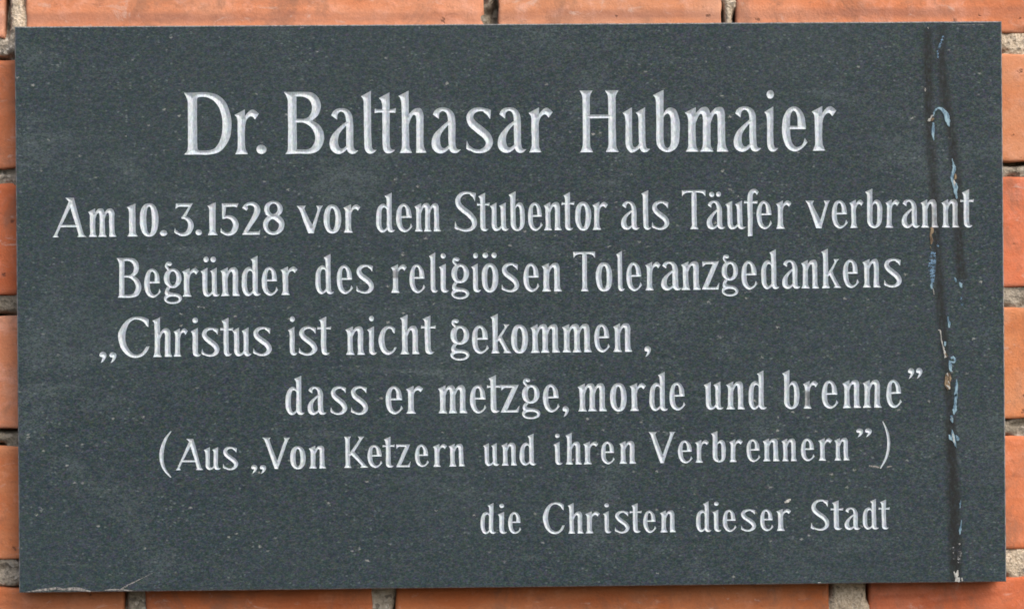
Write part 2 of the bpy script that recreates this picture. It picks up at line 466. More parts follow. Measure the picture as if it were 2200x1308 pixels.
# mortar: one rough sheet in the joints
GAPS = [
    (-8.86, 168.1, 2.6, 9, 14),
    (-12.6, 168.65, 3, 3, 8),
    (-288.32, 169.05, 2.2, 14, 12),
    (-283.72, 148.27, 3, 3, -3.0),
    (-284.28, 144.55, 3.5, 2, 5),
    (289.69, 79.39, 7, 1.8, 8),
    (-290.92, 78.59, 10, 1.6, 4),
    (193.14, -171.71, 11, 14, -3.6),
    (290.46, -151.84, 14, 8, -2.2),
    (-292.8, -148.91, 10, 3, 3),
    (-282.2, 171.68, 4, 12, -2.0),
    (291.63, 149.83, 9, 5, -1.2),
    (126.56, 169.52, 4, 8, -1.0),
    (284.94, -3.38, 8, 1.5, 4),
    (292.49, -71.2, 8, 1.5, 4),
    (-288.17, -69.13, 9, 2, 4),
]              # (x, z, rx, rz, extra depth mm); negative brings the mortar forward
def build_mortar():
    step = 1.3
    X0, X1 = min(r[0] for r in all_rects) + 1, max(r[1] for r in all_rects) - 1
    Z0, Z1 = min(r[0] for r in rows) + 1, max(r[1] for r in rows) - 1
    nx, nz = int((X1 - X0) / step), int((Z1 - Z0) / step)
    gx = X0 + np.arange(nx + 1) * step; gz = Z0 + np.arange(nz + 1) * step
    XX, ZZ = np.meshgrid(gx, gz)
    depth_in = np.full(XX.shape, -1e9)
    for (a, b, c, d) in all_rects:
        e = np.minimum(np.minimum(XX - a, b - XX), np.minimum(ZZ - c, d - ZZ))
        depth_in = np.maximum(depth_in, e)
    behind = (np.abs(XX) < PX - 14) & (np.abs(ZZ) < PZ - 10)
    near = np.zeros(XX.shape, bool)
    for cx, cz, rx, rz, dd in GAPS:
        if dd < 0: near |= (np.abs(XX - cx) < rx * 2) & (np.abs(ZZ - cz) < rz * 2)
    keep = ((depth_in < 2.6) | ((depth_in < 8) & near)) & ~behind
    idx = -np.ones(XX.shape, int)
    V, F = [], []
    for j in range(nz + 1):
        for i in range(nx + 1):
            if not keep[j, i]: continue
            x, z = gx[i], gz[j]
            e = -depth_in[j, i]
            P = Vector((x, z, 0.0))
            y = 2.6 + mn.noise(P * 0.06) * 1.1 + mn.noise(P * 0.21 + Vector((5, 1, 0))) * 0.9 + mn.noise(P * 0.62) * 0.45
            er = mn.noise(P * 0.07 + Vector((0, 9, 4)))
            if e < 2.5 and er > -0.02: y += (er + 0.02) * 32 * (1 - max(e, 0) / 2.5)
            for cx, cz, rx, rz, dd in GAPS:
                q = ((x - cx) / rx) ** 2 + ((z - cz) / rz) ** 2
                if q < 1.6: y += dd * math.exp(-q * 1.6) if dd > 0 else dd * max(0.0, 1 - q * q / 2.56)
            idx[j, i] = len(V)
            jx = mn.noise(P * 3.3 + Vector((0, 0, 7))) * 0.4
            V.append(((x + jx) * MM, y * MM, ZC + z * MM - (ZC - 0.30)))
    for j in range(nz):
        for i in range(nx):
            q = (idx[j, i], idx[j, i + 1], idx[j + 1, i + 1], idx[j + 1, i])
            if min(q) >= 0: F.append(q)
    o = mesh_obj('mortar', V, F, M_MORTAR, wall, (0, 0, 0), smooth=True)
    # core of the wall behind the joints
    a, b, c, d = X0 * MM, X1 * MM, (Z0) * MM, (Z1) * MM
    y0, y1 = 0.016, 0.12
    zz = 0.30
    vv = [(a, y0, c + zz), (b, y0, c + zz), (b, y0, d + zz), (a, y0, d + zz), (a, y1, c + zz), (b, y1, c + zz), (b, y1, d + zz), (a, y1, d + zz)]
    ff = [(0, 1, 2, 3), (5, 4, 7, 6), (4, 0, 3, 7), (1, 5, 6, 2), (3, 2, 6, 7), (4, 5, 1, 0)]
    mesh_obj('wall_core', vv, ff, M_MORTAR, wall)
build_mortar()

# ------------------------------------------------------------------ lettering: outlines in units, cap height = 100
def cr(pts, n=5):
    """closed outline, smooth through plain points, sharp at points with a third item"""
    out = []
    N = len(pts)
    P = [np.array(p[:2], float) for p in pts]
    C = [len(p) > 2 for p in pts]
    for i in range(N):
        a, b = P[i], P[(i + 1) % N]
        if C[i] and C[(i + 1) % N]:
            out.append(a); continue
        pa, pb = P[i - 1], P[(i + 2) % N]
        ta = (b - a) * 0.5 if C[i] else (b - pa) * 0.5
        tb = (b - a) * 0.5 if C[(i + 1) % N] else (pb - a) * 0.5
        L = np.linalg.norm(b - a)
        for t_ in (ta, tb):
            k = np.linalg.norm(t_)
            if k > L * 1.1: t_ *= L * 1.1 / k
        k = max(2, min(n, int(L / 2.2) + 1))
        for s in range(k):
            t = s / k
            h = (2*t**3 - 3*t*t + 1) * a + (t**3 - 2*t*t + t) * ta + (-2*t**3 + 3*t*t) * b + (t**3 - t*t) * tb
            out.append(h)
    return [(float(q[0]), float(q[1])) for q in out]

def ribbon(pts, hw):
    P = [np.array(p, float) for p in pts]
    S, W = [], []
    for i in range(len(P) - 1):
        a, b = P[i], P[i + 1]
        pa = P[i - 1] if i else a * 2 - b
        pb = P[i + 2] if i + 2 < len(P) else b * 2 - a
        for s in range(4):
            t = s / 4
            S.append(0.5 * (2*a + (b - pa)*t + (2*pa - 5*a + 4*b - pb)*t*t + (3*a - pa - 3*b + pb)*t**3))
            W.append(hw[i] * (1 - t) + hw[i + 1] * t)
    S.append(P[-1]); W.append(hw[-1])
    Lf, Rt = [], []
    for i in range(len(S)):
        d = S[min(i + 1, len(S) - 1)] - S[max(i - 1, 0)]
        d = d / (np.linalg.norm(d) + 1e-9)
        nrm = np.array([-d[1], d[0]]) * W[i]
        Lf.append(tuple(S[i] + nrm)); Rt.append(tuple(S[i] - nrm))
    return Lf + Rt[::-1]

def ell(cx, cy, rx, ry, p=2.0, n=28):
    o = []
    for i in range(n):
        a = 2 * math.pi * i / n
        c, s = math.cos(a), math.sin(a)
        o.append((cx + rx * math.copysign(abs(c) ** (2 / p), c), cy + ry * math.copysign(abs(s) ** (2 / p), s)))
    return o

def stem(x, w, yt, top='beak', bot='serif', yb=0.0):
    x2 = x + w
    if top == 'beak': T = [(x2, yt - 17), (x2 + .2, yt + .8, 1), (x - 5, yt - 8, 1), (x - 1.6, yt - 12), (x - .2, yt - 18), (x, yt - 24)]
    elif top == 'serif': T = [(x2, yt - 14), (x2 + 1, yt - 7), (x2 + 4.6, yt, 1), (x - 4.8, yt, 1), (x - 1, yt - 7), (x, yt - 14)]
    else: T = [(x2, yt - 9), (x2 - .8, yt, 1), (x + .8, yt, 1), (x, yt - 9)]
    if bot == 'serif': B = [(x, yb + 16), (x - .6, yb + 8), (x - 4.3, yb - .2, 1), (x2 + 4.5, yb - .2, 1), (x2 + .8, yb + 8), (x2, yb + 16)]
    elif bot == 'rserif': B = [(x, yb + 16), (x - .2, yb + 8), (x - 1.0, yb - .2, 1), (x2 + 5, yb - .2, 1), (x2 + 1.3, yb + 8), (x2, yb + 16)]
    elif bot == 'tail': B = [(x, yb + 26), (x + .2, yb + 14), (x + 1.2, yb + 6), (x + w * .4, yb + .6), (x + w * .85, yb - 1), (x2 + 3.5, yb + .2), (x2 + 8.6, yb + 4.6, 1), (x2 + 3.4, yb + 5.2), (x2 + .8, yb + 9), (x2, yb + 18)]
    else: B = [(x, yb + 9), (x + .9, yb, 1), (x2 - .9, yb, 1), (x2, yb + 9)]
    return cr(T + B)

XH = 71.5
def comma(dx=0, dy=0):
    return cr([(0.5 + dx, 6 + dy), (3.5 + dx, 12 + dy), (9.5 + dx, 13.5 + dy), (15.3 + dx, 9.5 + dy), (15.8 + dx, 1 + dy), (11 + dx, -8 + dy), (3 + dx, -15 + dy, 1), (6 + dx, -7 + dy), (7.5 + dx, -.5 + dy), (2.5 + dx, 1 + dy)])

def arch(xl, xr, w, yj=46):
    """shoulder from the stem whose right edge is xl to the stem whose left edge is xr"""
    d = xr - xl
    return cr([(xl - 3, yj, 1), (xl - 3, 59, 1), (xl + d * .3, 66), (xl + d * .75, 71), (xr + w * .45, 72.3), (xr + w * .8, 68.5), (xr + w, 60), (xr + w - .3, 50), (xr + w - .9, 40, 1), (xr + .9, 40, 1), (xr + .2, 50), (xr - .3, 56), (xr - d * .14, 60.8), (xr - d * .4, 61), (xl + d * .32, 56), (xl, yj, 1)])

def glyph(ch, big):
    w = 11.8 if big else 13.4
    g = 12.3 if big else 12.8
    A = []
    def add(p): A.append((1, p))
    def cut(p): A.append((0, p))
    if ch in 'nmhu' or ch == 'ü':
        x1 = 5.0
        if ch == 'u' or ch == 'ü':
            x2 = x1 + w + g
            add(stem(x1, w, XH, 'beak', 'flat', 12))
            add(cr([(x1 + .9, 32, 1), (x1, 20), (x1 + .1, 14), (x1 + 1.6, 7), (x1 + 6, 1.2), (x1 + w * .85, -1.2), (x1 + w + g * .5, .8), (x2 + 2, 6.5, 1), (x2 + 1, 15, 1), (x2 - g * .22, 9.5), (x1 + w + g * .42, 7), (x1 + w + g * .1, 10), (x1 + w, 17), (x1 + w - .9, 32, 1)]))
            add(stem(x2, w, XH, 'beak', 'tail'))
            if ch == 'ü': add(ell(16, 93.5, 7.3, 7.2)); add(ell(36, 93, 7.3, 7.2))
        else:
            add(stem(x1, w, 100 if ch == 'h' else XH, 'beak', 'serif'))
            x2 = x1 + w + g - (1 if ch == 'm' else 0)
            add(arch(x1 + w, x2, w)); add(stem(x2, w, 56, 'flat', 'rserif' if ch != 'm' else 'serif'))
            if ch == 'm':
                x3 = x2 + w + g - 1
                add(arch(x2 + w, x3, w)); add(stem(x3, w, 56, 'flat', 'rserif'))
    elif ch == 'r':
        add(stem(5, w, XH, 'beak', 'serif'))
        k = 5 + w
        add(cr([(k - 2, 44, 1), (k - 2, 58, 1), (k + 3, 65), (k + 8.5, 70.3), (k + 14, 71.8), (k + 18.5, 69), (k + 23, 64.8, 1), (k + 16.5, 55.5, 1), (k + 13.5, 59.5), (k + 10, 61), (k + 5.5, 59), (k + 2, 53.5), (k, 45, 1)]))
    elif ch == 'l': add(stem(4.8, w, 100, 'beak', 'tail'))
    elif ch == 'i':
        add(stem(4.8, w, XH, 'beak', 'tail')); add(ell(4.8 + w * .55, 92, 6.9, 6.9))
    elif ch == 't':
        x = 9.5 if not big else 12.9
        add(stem(x, w, 97, 'beak', 'tail'))
        add(cr([(0, 64.5, 1), (6, 65.6), (x + w, 65.6), (x + w + 7, 65.2), (34.3, 64.5, 1), (35.6, 72.5, 1), (28, 70.8), (6, 70.8), (.8, 72, 1)]))
    elif ch == 'a' or ch == 'ä':
        x = 27.8
        add(cr([(2.8, 61.8, 1), (6, 67.6), (11.7, 71.6), (20, 73), (30.5, 70.5), (37.5, 62.5), (x + w - .1, 50), (x + w - .9, 36, 1), (x + .9, 36, 1), (x + .2, 50), (27, 59), (23.8, 65.6), (18.6, 67.4), (13.8, 63.5), (12.6, 54.6, 1)]))
        add(stem(x, w, 56, 'flat', 'tail'))
        add(cr([(x + 2, 52.5, 1), (24, 48), (15.5, 41.5), (5, 31), (.2, 19.5), (1.3, 8), (7.5, 1), (16, -1.2), (24, 2), (x + 2.5, 7.5, 1), (x + 1, 13, 1), (25.5, 9.6), (20.6, 7.2), (16.2, 9.5), (13.8, 18.4), (15, 28.5), (20.3, 37), (x, 44.8, 1)]))
        if ch == 'ä': add(ell(14, 89, 6.7, 6.7)); add(ell(32, 89, 6.7, 6.7))
    elif ch == 's':
        add(ribbon([(36, 65.5), (30, 69), (20.5, 69.8), (11, 65.5), (7, 56.5), (11, 46.5), (21, 37.5), (32, 27.5), (37, 16), (32.5, 6.3), (22.5, 1.6), (11.5, 3.4), (4, 9)], [2.2, 2.6, 3.2, 4.4, 5.4, 6.2, 6.6, 6.4, 5.6, 4.4, 3, 2.8, 2.4]))
        add(cr([(40, 68.5, 1), (38.8, 54, 1), (34, 61), (28, 65.5, 1), (32, 71)])); add(cr([(1.5, 19, 1), (.6, 6, 1), (6.5, 2.6), (12, 5.5, 1), (5.5, 10.5)]))
    elif ch == 'e' or ch == 'c':
        if ch == 'e':
            add(cr([(39.2, 35.2, 1), (38.6, 44), (36.2, 57), (30, 67), (20.4, 72), (9.8, 67.5), (2.9, 54.5), (.2, 36), (2.3, 18), (9, 4.6), (20.8, -1.4), (32, 3.2), (41.3, 13.6, 1), (37, 21, 1), (34, 11), (27.2, 6), (21.4, 7), (16.4, 13.6), (13.9, 24), (13.5, 35.2, 1)]))
            cut(cr([(13.5, 40.2, 1), (13.6, 53), (15.8, 62.2), (19.6, 65), (23.4, 62), (25.8, 52), (26, 40.2, 1)]))
        else:
            add(cr([(43, 66, 1), (36.5, 70.4), (26.5, 72.5), (15.5, 69.5), (5.5, 59), (.4, 42), (1, 26), (6, 11), (14, 2), (24, -1.3), (34, 2.6), (41, 9.5), (45.3, 18, 1), (40.6, 17.6), (36, 10.5), (29.5, 8), (22.5, 11), (16.8, 20.5), (14.6, 36), (16.2, 52), (21, 62.5), (27.4, 66), (33, 63.8), (37.6, 56), (41.5, 52.5, 1)]))
    elif ch == 'o' or ch == 'ö' or ch == '0':
        if ch == '0': add(ell(23.5, 41.5, 23.5, 42.6, 2.35, 40)); cut(ell(23.5, 41.5, 7.2, 34.5, 2.3, 36))
        else: add(ell(21.6, 35.3, 21.6, 37, 2.25, 36)); cut(ell(21.6, 35.3, 7.2 if not big else 9, 28, 2.2, 32))
        if ch == 'ö': add(ell(9.5, 92.5, 6.9, 6.9)); add(ell(32.5, 92.5, 6.9, 6.9))
    elif ch == 'b':
        add(stem(5, w, 100, 'beak', 'flat', 12))
        k = 5 + w
        add(cr([(k - 2, 40, 1), (k - 2, 58, 1), (k + 4, 68), (k + 11.5, 72), (37.5, 67.5), (42.6, 52), (43.2, 34), (41.8, 15.5), (35.5, 4), (23.5, -1), (12, 3), (6.2, 11), (5, 22), (6, 40, 1)]))
        cut(cr([(k, 52), (k + 1, 58), (k + 6, 62.4), (k + 10, 60), (k + 12, 51), (k + 12, 17), (k + 10.2, 8.6), (k + 5.6, 5.6), (k + 1.6, 10), (k, 20)]))
    elif ch == 'd':
        x = 28.6
        add(cr([(x + 3, 58, 1), (x - .6, 66.5), (x - 5, 71), (18, 72.5), (8.8, 67), (2, 54), (0, 36), (1, 17), (7, 4), (16, -1.3), (24, 1.6), (x + 3, 8, 1)]))
        cut(cr([(x, 55), (x - 2.4, 61.6), (20.5, 63), (15.6, 57.5), (13.8, 45), (13.8, 22), (15.8, 11), (19.8, 6.6), (x - 4, 8.4), (x, 14)]))
        add(stem(x, w, 100, 'beak', 'tail'))
    elif ch == 'z': add(cr([(1, 72, 1), (43.5, 72, 1), (15.5, 6.8, 1), (36, 6.8), (40, 10.5), (44.8, 18, 1), (42, 0, 1), (0, 0, 1), (28, 64.8, 1), (11, 64.8), (7, 62.5), (2, 57.5, 1)]))
    elif ch == 'k':
        add(stem(5, w, 100, 'beak', 'serif'))
        add(cr([(17, 27, 1), (17, 37, 1), (36.5, 66), (33.5, 73.2, 1), (49.5, 73.2, 1), (42.6, 66.5), (23.5, 33, 1)]))
        add(cr([(20.5, 36, 1), (28, 45, 1), (35, 31), (47.6, 8), (53.6, 0, 1), (32.5, 0, 1), (36, 6.5)]))
    elif ch == 'v':
        add(cr([(0, 71, 1), (23, 71, 1), (19.4, 62), (40, 21, 1), (53, 60), (50, 71, 1), (67, 71, 1), (60.8, 61), (45, 8), (43.6, 0, 1), (29, 0, 1), (26.2, 8), (6.8, 60)]))
    elif ch == 'g':
        add(ell(20.8, 47, 20.4, 24.6, 2.1)); cut(ell(21.4, 47, 8.2, 17.6, 2.1))
        add(ribbon([(15, 66), (9.5, 71.5), (6.2, 78), (8, 84), (13, 85.5)], [2.2, 2.8, 3, 3.2, 3.2])); add(ell(14, 83, 5, 4.8))
        add(ell(20.8, -4.2, 20.6, 13.8, 2.15)); cut(ell(20.4, -5.8, 14, 7.0, 2.0))
        add(cr([(8, 25.5, 1), (3.5, 18), (2.2, 10), (5, 4), (12, 8), (22, 9.6, 1), (12.5, 13), (12, 18), (17, 25, 1)]))
    elif ch == 'f':
        add(cr([(9, -20.3, 1), (20.6, -18.4, 1), (21.6, 40), (21.8, 76), (23.6, 89.5), (27.8, 93), (31, 91), (33.2, 86.5, 1), (38, 95, 1), (33.5, 100.5), (26, 102.6), (16.5, 99), (10.3, 89), (8.6, 76), (8.8, 20)]))
        add(cr([(0, 65.2, 1), (17, 66, 1), (33.5, 65.2, 1), (34.5, 72, 1), (17, 71, 1), (.6, 71.8, 1)]))
    elif ch == 'D':
        add(cr([(0, 100, 1), (22, 100.2), (40, 100), (57, 95), (71, 79), (77.3, 50), (73, 24), (60, 6), (42, -.2), (22, -.2), (0, -.4, 1), (4.5, 5), (6.2, 14), (6.3, 84), (3.8, 93)]))
        cut(cr([(21.4, 88), (24, 92.6), (38, 92.4), (51, 84.5), (60, 69), (62.6, 48), (60, 27), (52, 12), (40, 6.6), (25, 6.2), (21.4, 9.5)]))
    elif ch == 'B':
        add(cr([(0, 100, 1), (18, 100), (32, 100), (47, 98), (57.3, 89), (60.3, 76), (56, 62.5), (46, 53.7, 1), (57, 46.5), (64.6, 34), (65.3, 20), (57, 5.5), (43, 0), (22, -.2), (2, -.4, 1), (5.6, 6), (6.3, 16), (6.3, 84), (3.8, 93)]))
        cut(cr([(20.5, 92.5, 1), (32, 92.3), (42, 86.5), (46.3, 76), (43.6, 64), (36, 57), (20.5, 56.2, 1)]))
        cut(cr([(20.5, 50.4, 1), (34, 49.6), (46, 40.6), (51.3, 26.5), (47, 12.6), (38, 6.8), (20.5, 6.6, 1)]))
    elif ch == 'H':
        add(stem(4.7, 11.6, 100, 'serif', 'serif')); add(stem(46.2, 12, 100, 'serif', 'serif')); add(cr([(15, 54.6, 1), (15, 60.2, 1), (48, 60.2, 1), (48, 54.6, 1)]))
    elif ch == 'A':
        add(cr([(0, 0, 1), (17, 0, 1), (13.6, 7.5), (46.8, 74, 1), (52, 92, 1), (44, 92, 1), (6.6, 8)]))
        add(cr([(35, 100.5, 1), (57, 100, 1), (60.5, 85), (80.5, 8), (88, 0, 1), (64.5, 0, 1), (67.5, 7.5), (47, 76), (43, 91)]))
        add(cr([(19, 25.6, 1), (22, 31.6, 1), (66, 31.6, 1), (66, 25.6, 1)]))
    elif ch == 'S':
        add(ribbon([(49.5, 92), (42, 96.6), (30, 98.4), (17.5, 93.5), (9.8, 82), (11, 68.5), (22, 55.5), (38, 42.5), (48.5, 29.5), (50, 16.5), (42.5, 6), (30, 1.4), (17, 3.8), (6, 10.5)], [2.2, 2.8, 3.2, 4.4, 5.8, 6.8, 7.2, 7.2, 6.8, 5.8, 4.4, 3.2, 2.8, 2.4]))
        add(cr([(54, 97, 1), (51.5, 75.5, 1), (47, 86), (39, 92.5, 1), (46, 98.5)])); add(cr([(2.6, 25, 1), (.8, 7, 1), (8.5, 2.8), (16, 5.4, 1), (7, 13)]))
    elif ch == 'T':
        add(stem(24.7, 12.6, 96, 'flat', 'serif'))
        add(cr([(0, 100, 1), (60.8, 100, 1), (60.4, 84, 1), (54.5, 91.5), (45, 94), (31, 94.2), (16, 94), (6.4, 91), (.6, 84, 1)]))
    elif ch == 'C':
        add(cr([(79.5, 95, 1), (68, 100.8), (50, 103), (30, 98.6), (12, 83), (1, 61), (1, 42), (9, 20), (25, 4), (44, -2), (62, 2), (75, 13.5), (81.5, 27.5, 1), (73.5, 26, 1), (64, 12.5), (52, 6.4), (38, 9.4), (26, 22), (19.4, 43), (20.4, 66), (28, 85), (40, 94.8), (52, 96), (65, 90), (74, 80), (79.5, 76, 1)]))
    elif ch == 'V':
        add(cr([(0, 100, 1), (26.5, 100, 1), (22, 91.5), (47, 26, 1), (71.5, 91), (69, 100, 1), (88.7, 100, 1), (82.5, 91.5), (52, 8), (50, 0, 1), (38.5, 0, 1), (36, 7), (7, 91.5)]))
    elif ch == 'K':
        add(stem(5.3, 14, 100, 'serif', 'serif'))
        add(cr([(18, 36, 1), (18, 47, 1), (50, 91), (46, 100, 1), (67, 100, 1), (59.4, 91), (29, 45, 1)]))
        add(cr([(23, 42, 1), (31, 54, 1), (46, 38), (71, 7.6), (79, 0, 1), (52.6, 0, 1), (57, 7.4)]))
    elif ch == '1': add(stem(7, 14, 83, 'beak', 'serif'))
    elif ch == '2':
        add(ribbon([(5, 66), (10, 75), (22, 79.6), (34, 75), (38.6, 62.5), (33.5, 47), (21.5, 28), (8, 6)], [4, 3.4, 4, 5.6, 7.4, 6.8, 5.4, 4.6]))
        add(cr([(0, 0, 1), (44, 0, 1), (45.5, 14, 1), (42, 8.4), (10, 8, 1), (4, 8, 1)])); add(cr([(.5, 69.5, 1), (12, 61, 1), (15.5, 69), (8, 77.5)]))
    elif ch == '3':
        add(cr([(5, 82, 1), (48, 82, 1), (29.5, 47.5, 1), (18, 43, 1), (37, 73, 1), (14, 73.4), (9.5, 72), (3.6, 68, 1)]))
        add(ribbon([(19, 45), (29.5, 44.8), (39, 37), (42.6, 24), (37, 9), (26, 2.4), (14, 3.4), (4, 11)], [2.6, 4, 6, 7.2, 6.4, 4.2, 3.2, 2.6])); add(cr([(2, 20, 1), (.4, 8, 1), (7, 3.6), (13, 6, 1), (5.4, 12)]))
    elif ch == '5':
        add(cr([(4, 81, 1), (46, 81, 1), (42, 70, 1), (37, 72.6), (14, 72, 1), (11.6, 48, 1), (4.4, 40, 1)]))
        add(ribbon([(5.4, 43.2), (17.5, 46.6), (30.5, 41.6), (38.6, 27.6), (35, 12), (25, 3), (13, 3), (3.4, 10)], [3, 3.8, 5.8, 7.4, 6.6, 4.6, 3.4, 2.6])); add(cr([(1.6, 19, 1), (.2, 7, 1), (7, 2.8), (12, 6, 1), (5, 11)]))
    elif ch == '8':
        add(ell(26.8, 64.4, 23.6, 20.6, 2.1)); add(ell(27.6, 24.6, 27.2, 26, 2.1))
        cut(ell(26.8, 65.4, 11, 13.4, 2.0)); cut(ell(26.6, 22.8, 14.4, 16.6, 2.0)); add(ribbon([(9, 56), (22, 46.5), (33, 41.5), (46, 30)], [5, 5.5, 5.6, 5.6]))
    elif ch == '.': add(ell(8, 7, 8, 7.4))
    elif ch == ',': add(comma())
    elif ch == '„': add(comma()); add(comma(22.5, -1))
    elif ch == '”': add(comma(0, 88)); add(comma(20.5, 88))
    elif ch == '(': add(ribbon([(38.5, 125), (19, 97), (8, 53), (14, 10), (36.5, -22)], [1, 4.6, 6.4, 4.8, 1.6]))
    elif ch == ')': add(ribbon([(11.5, 124), (24, 95), (30.5, 55), (22, 8), (1.5, -28)], [1.2, 3.6, 4.6, 3.8, 1.6]))
    return A

def ccw(p):
    a = sum(p[i][0] * p[(i + 1) % len(p)][1] - p[(i + 1) % len(p)][0] * p[i][1] for i in range(len(p)))
    return p if a > 0 else p[::-1]

def carve(ch, big, xscale):
    """triangulated letter: (vertices [x, y, depth], triangles, boundary loops); x already stretched, units"""
    A = glyph(ch, big)
    xs = [q[0] for s, p in A for q in p if s]
    gx0, gx1 = min(xs), max(xs)
    sx = xscale / (gx1 - gx0)
    A = [(s, ccw([((x - gx0) * sx, y) for x, y in p])) for s, p in A]
    def inside(cen, polys, signs):
        st = np.zeros(len(cen), bool)
        for s, p in zip(signs, polys):
            pa = np.array(p); pb = np.roll(pa, -1, 0)
            ins = np.zeros(len(cen), bool)
            for (xa, ya), (xb, yb_) in zip(pa, pb):
                if ya == yb_: continue
                ins ^= ((cen[:, 1] >= ya) != (cen[:, 1] >= yb_)) & (cen[:, 0] < (xb - xa) * (cen[:, 1] - ya) / (yb_ - ya) + xa)
            if s is None: st ^= ins
            else: st[ins] = bool(s)
        return st
    # first pass: the united outline
    V, Fc = [], []
    for s, p in A:
        b = len(V); V += [Vector(q) for q in p]; Fc.append(list(range(b, b + len(p))))
    vo, eo, fo, ov, oe, of = delaunay_2d_cdt(V, [], Fc, 0, 1e-4)
    Q = np.array([[v.x, v.y] for v in vo])
    tri = np.array([list(f)[:3] for f in fo])
    st = inside(Q[tri].mean(1), [p for s, p in A], [s for s, p in A])
    es = set()
    for f, kf in zip(tri, st):
        if kf:
            for q in range(3): es.add((int(f[q]), int(f[(q + 1) % 3])))
    bnd = [q for q in es if (q[1], q[0]) not in es]
    nxt = {}
    for q in bnd: nxt.setdefault(q[0], []).append(q[1])
    loops = []
    while nxt:
        s0 = next(iter(nxt)); lp = [s0]; c = s0
        while True:
            q = nxt[c].pop()
            if not nxt[c]: del nxt[c]
            if q == s0: break
            lp.append(q); c = q
            if c not in nxt: break
        pts = [tuple(Q[m]) for m in lp]
        area = abs(sum(pts[m][0] * pts[(m + 1) % len(pts)][1] - pts[(m + 1) % len(pts)][0] * pts[m][1] for m in range(len(pts)))) / 2
        if area > 1.0:
            # drop points crowding one another
            o = [pts[0]]
            for q in pts[1:]:
                if math.hypot(q[0] - o[-1][0], q[1] - o[-1][1]) > 0.35: o.append(q)
            loops.append(o)
    # second pass: only that outline, with free points inside for the cut's slope
    V, Fc = [], []
    for lp in loops:
        b = len(V); V += [Vector(q) for q in ccw(lp)]; Fc.append(list(range(b, b + len(lp))))
    nb = len(V)
    a = np.array([q for lp in loops for q in lp]); b = np.array([q for lp in loops for q in lp[1:] + lp[:1]])
    ab = b - a; L2 = (ab ** 2).sum(1) + 1e-12
    G = 1.9
    r = random.Random(ord(ch))
    gp = []
    y = a[:, 1].min(); odd = 0
    while y < a[:, 1].max():
        x = 0.5 * G * odd
        while x < xscale:
            gp.append((x + r.uniform(-.2, .2), y + r.uniform(-.2, .2))); x += G
        y += G * 0.87; odd = 1 - odd
    gp = np.array(gp)
    def dist(Pt):
        ap = Pt[:, None, :] - a[None]
        t_ = np.clip((ap * ab[None]).sum(2) / L2[None], 0, 1)
        return np.sqrt(((ap - ab[None] * t_[..., None]) ** 2).sum(2).min(1))
    gp = gp[inside(gp, loops, [None] * len(loops))]
    gp = gp[dist(gp) > 0.6]
    V += [Vector(q) for q in gp]
    vo, eo, fo, ov, oe, of = delaunay_2d_cdt(V, [], Fc, 0, 1e-5)
    P = np.array([[v.x, v.y] for v in vo])
    tri = np.array([list(f)[:3] for f in fo])
    keep = tri[inside(P[tri].mean(1), loops, [None] * len(loops))]
    D = dist(P); D[D < 0.02] = 0
    im = {}
    for m, srcs in enumerate(ov):
        for q in srcs: im[q] = m
    out, c = [], 0
    for lp in loops:
        out.append([im[c + m] for m in range(len(lp))]); c += len(lp)
    return P, D, [tuple(int(q) for q in f) for f in keep], out

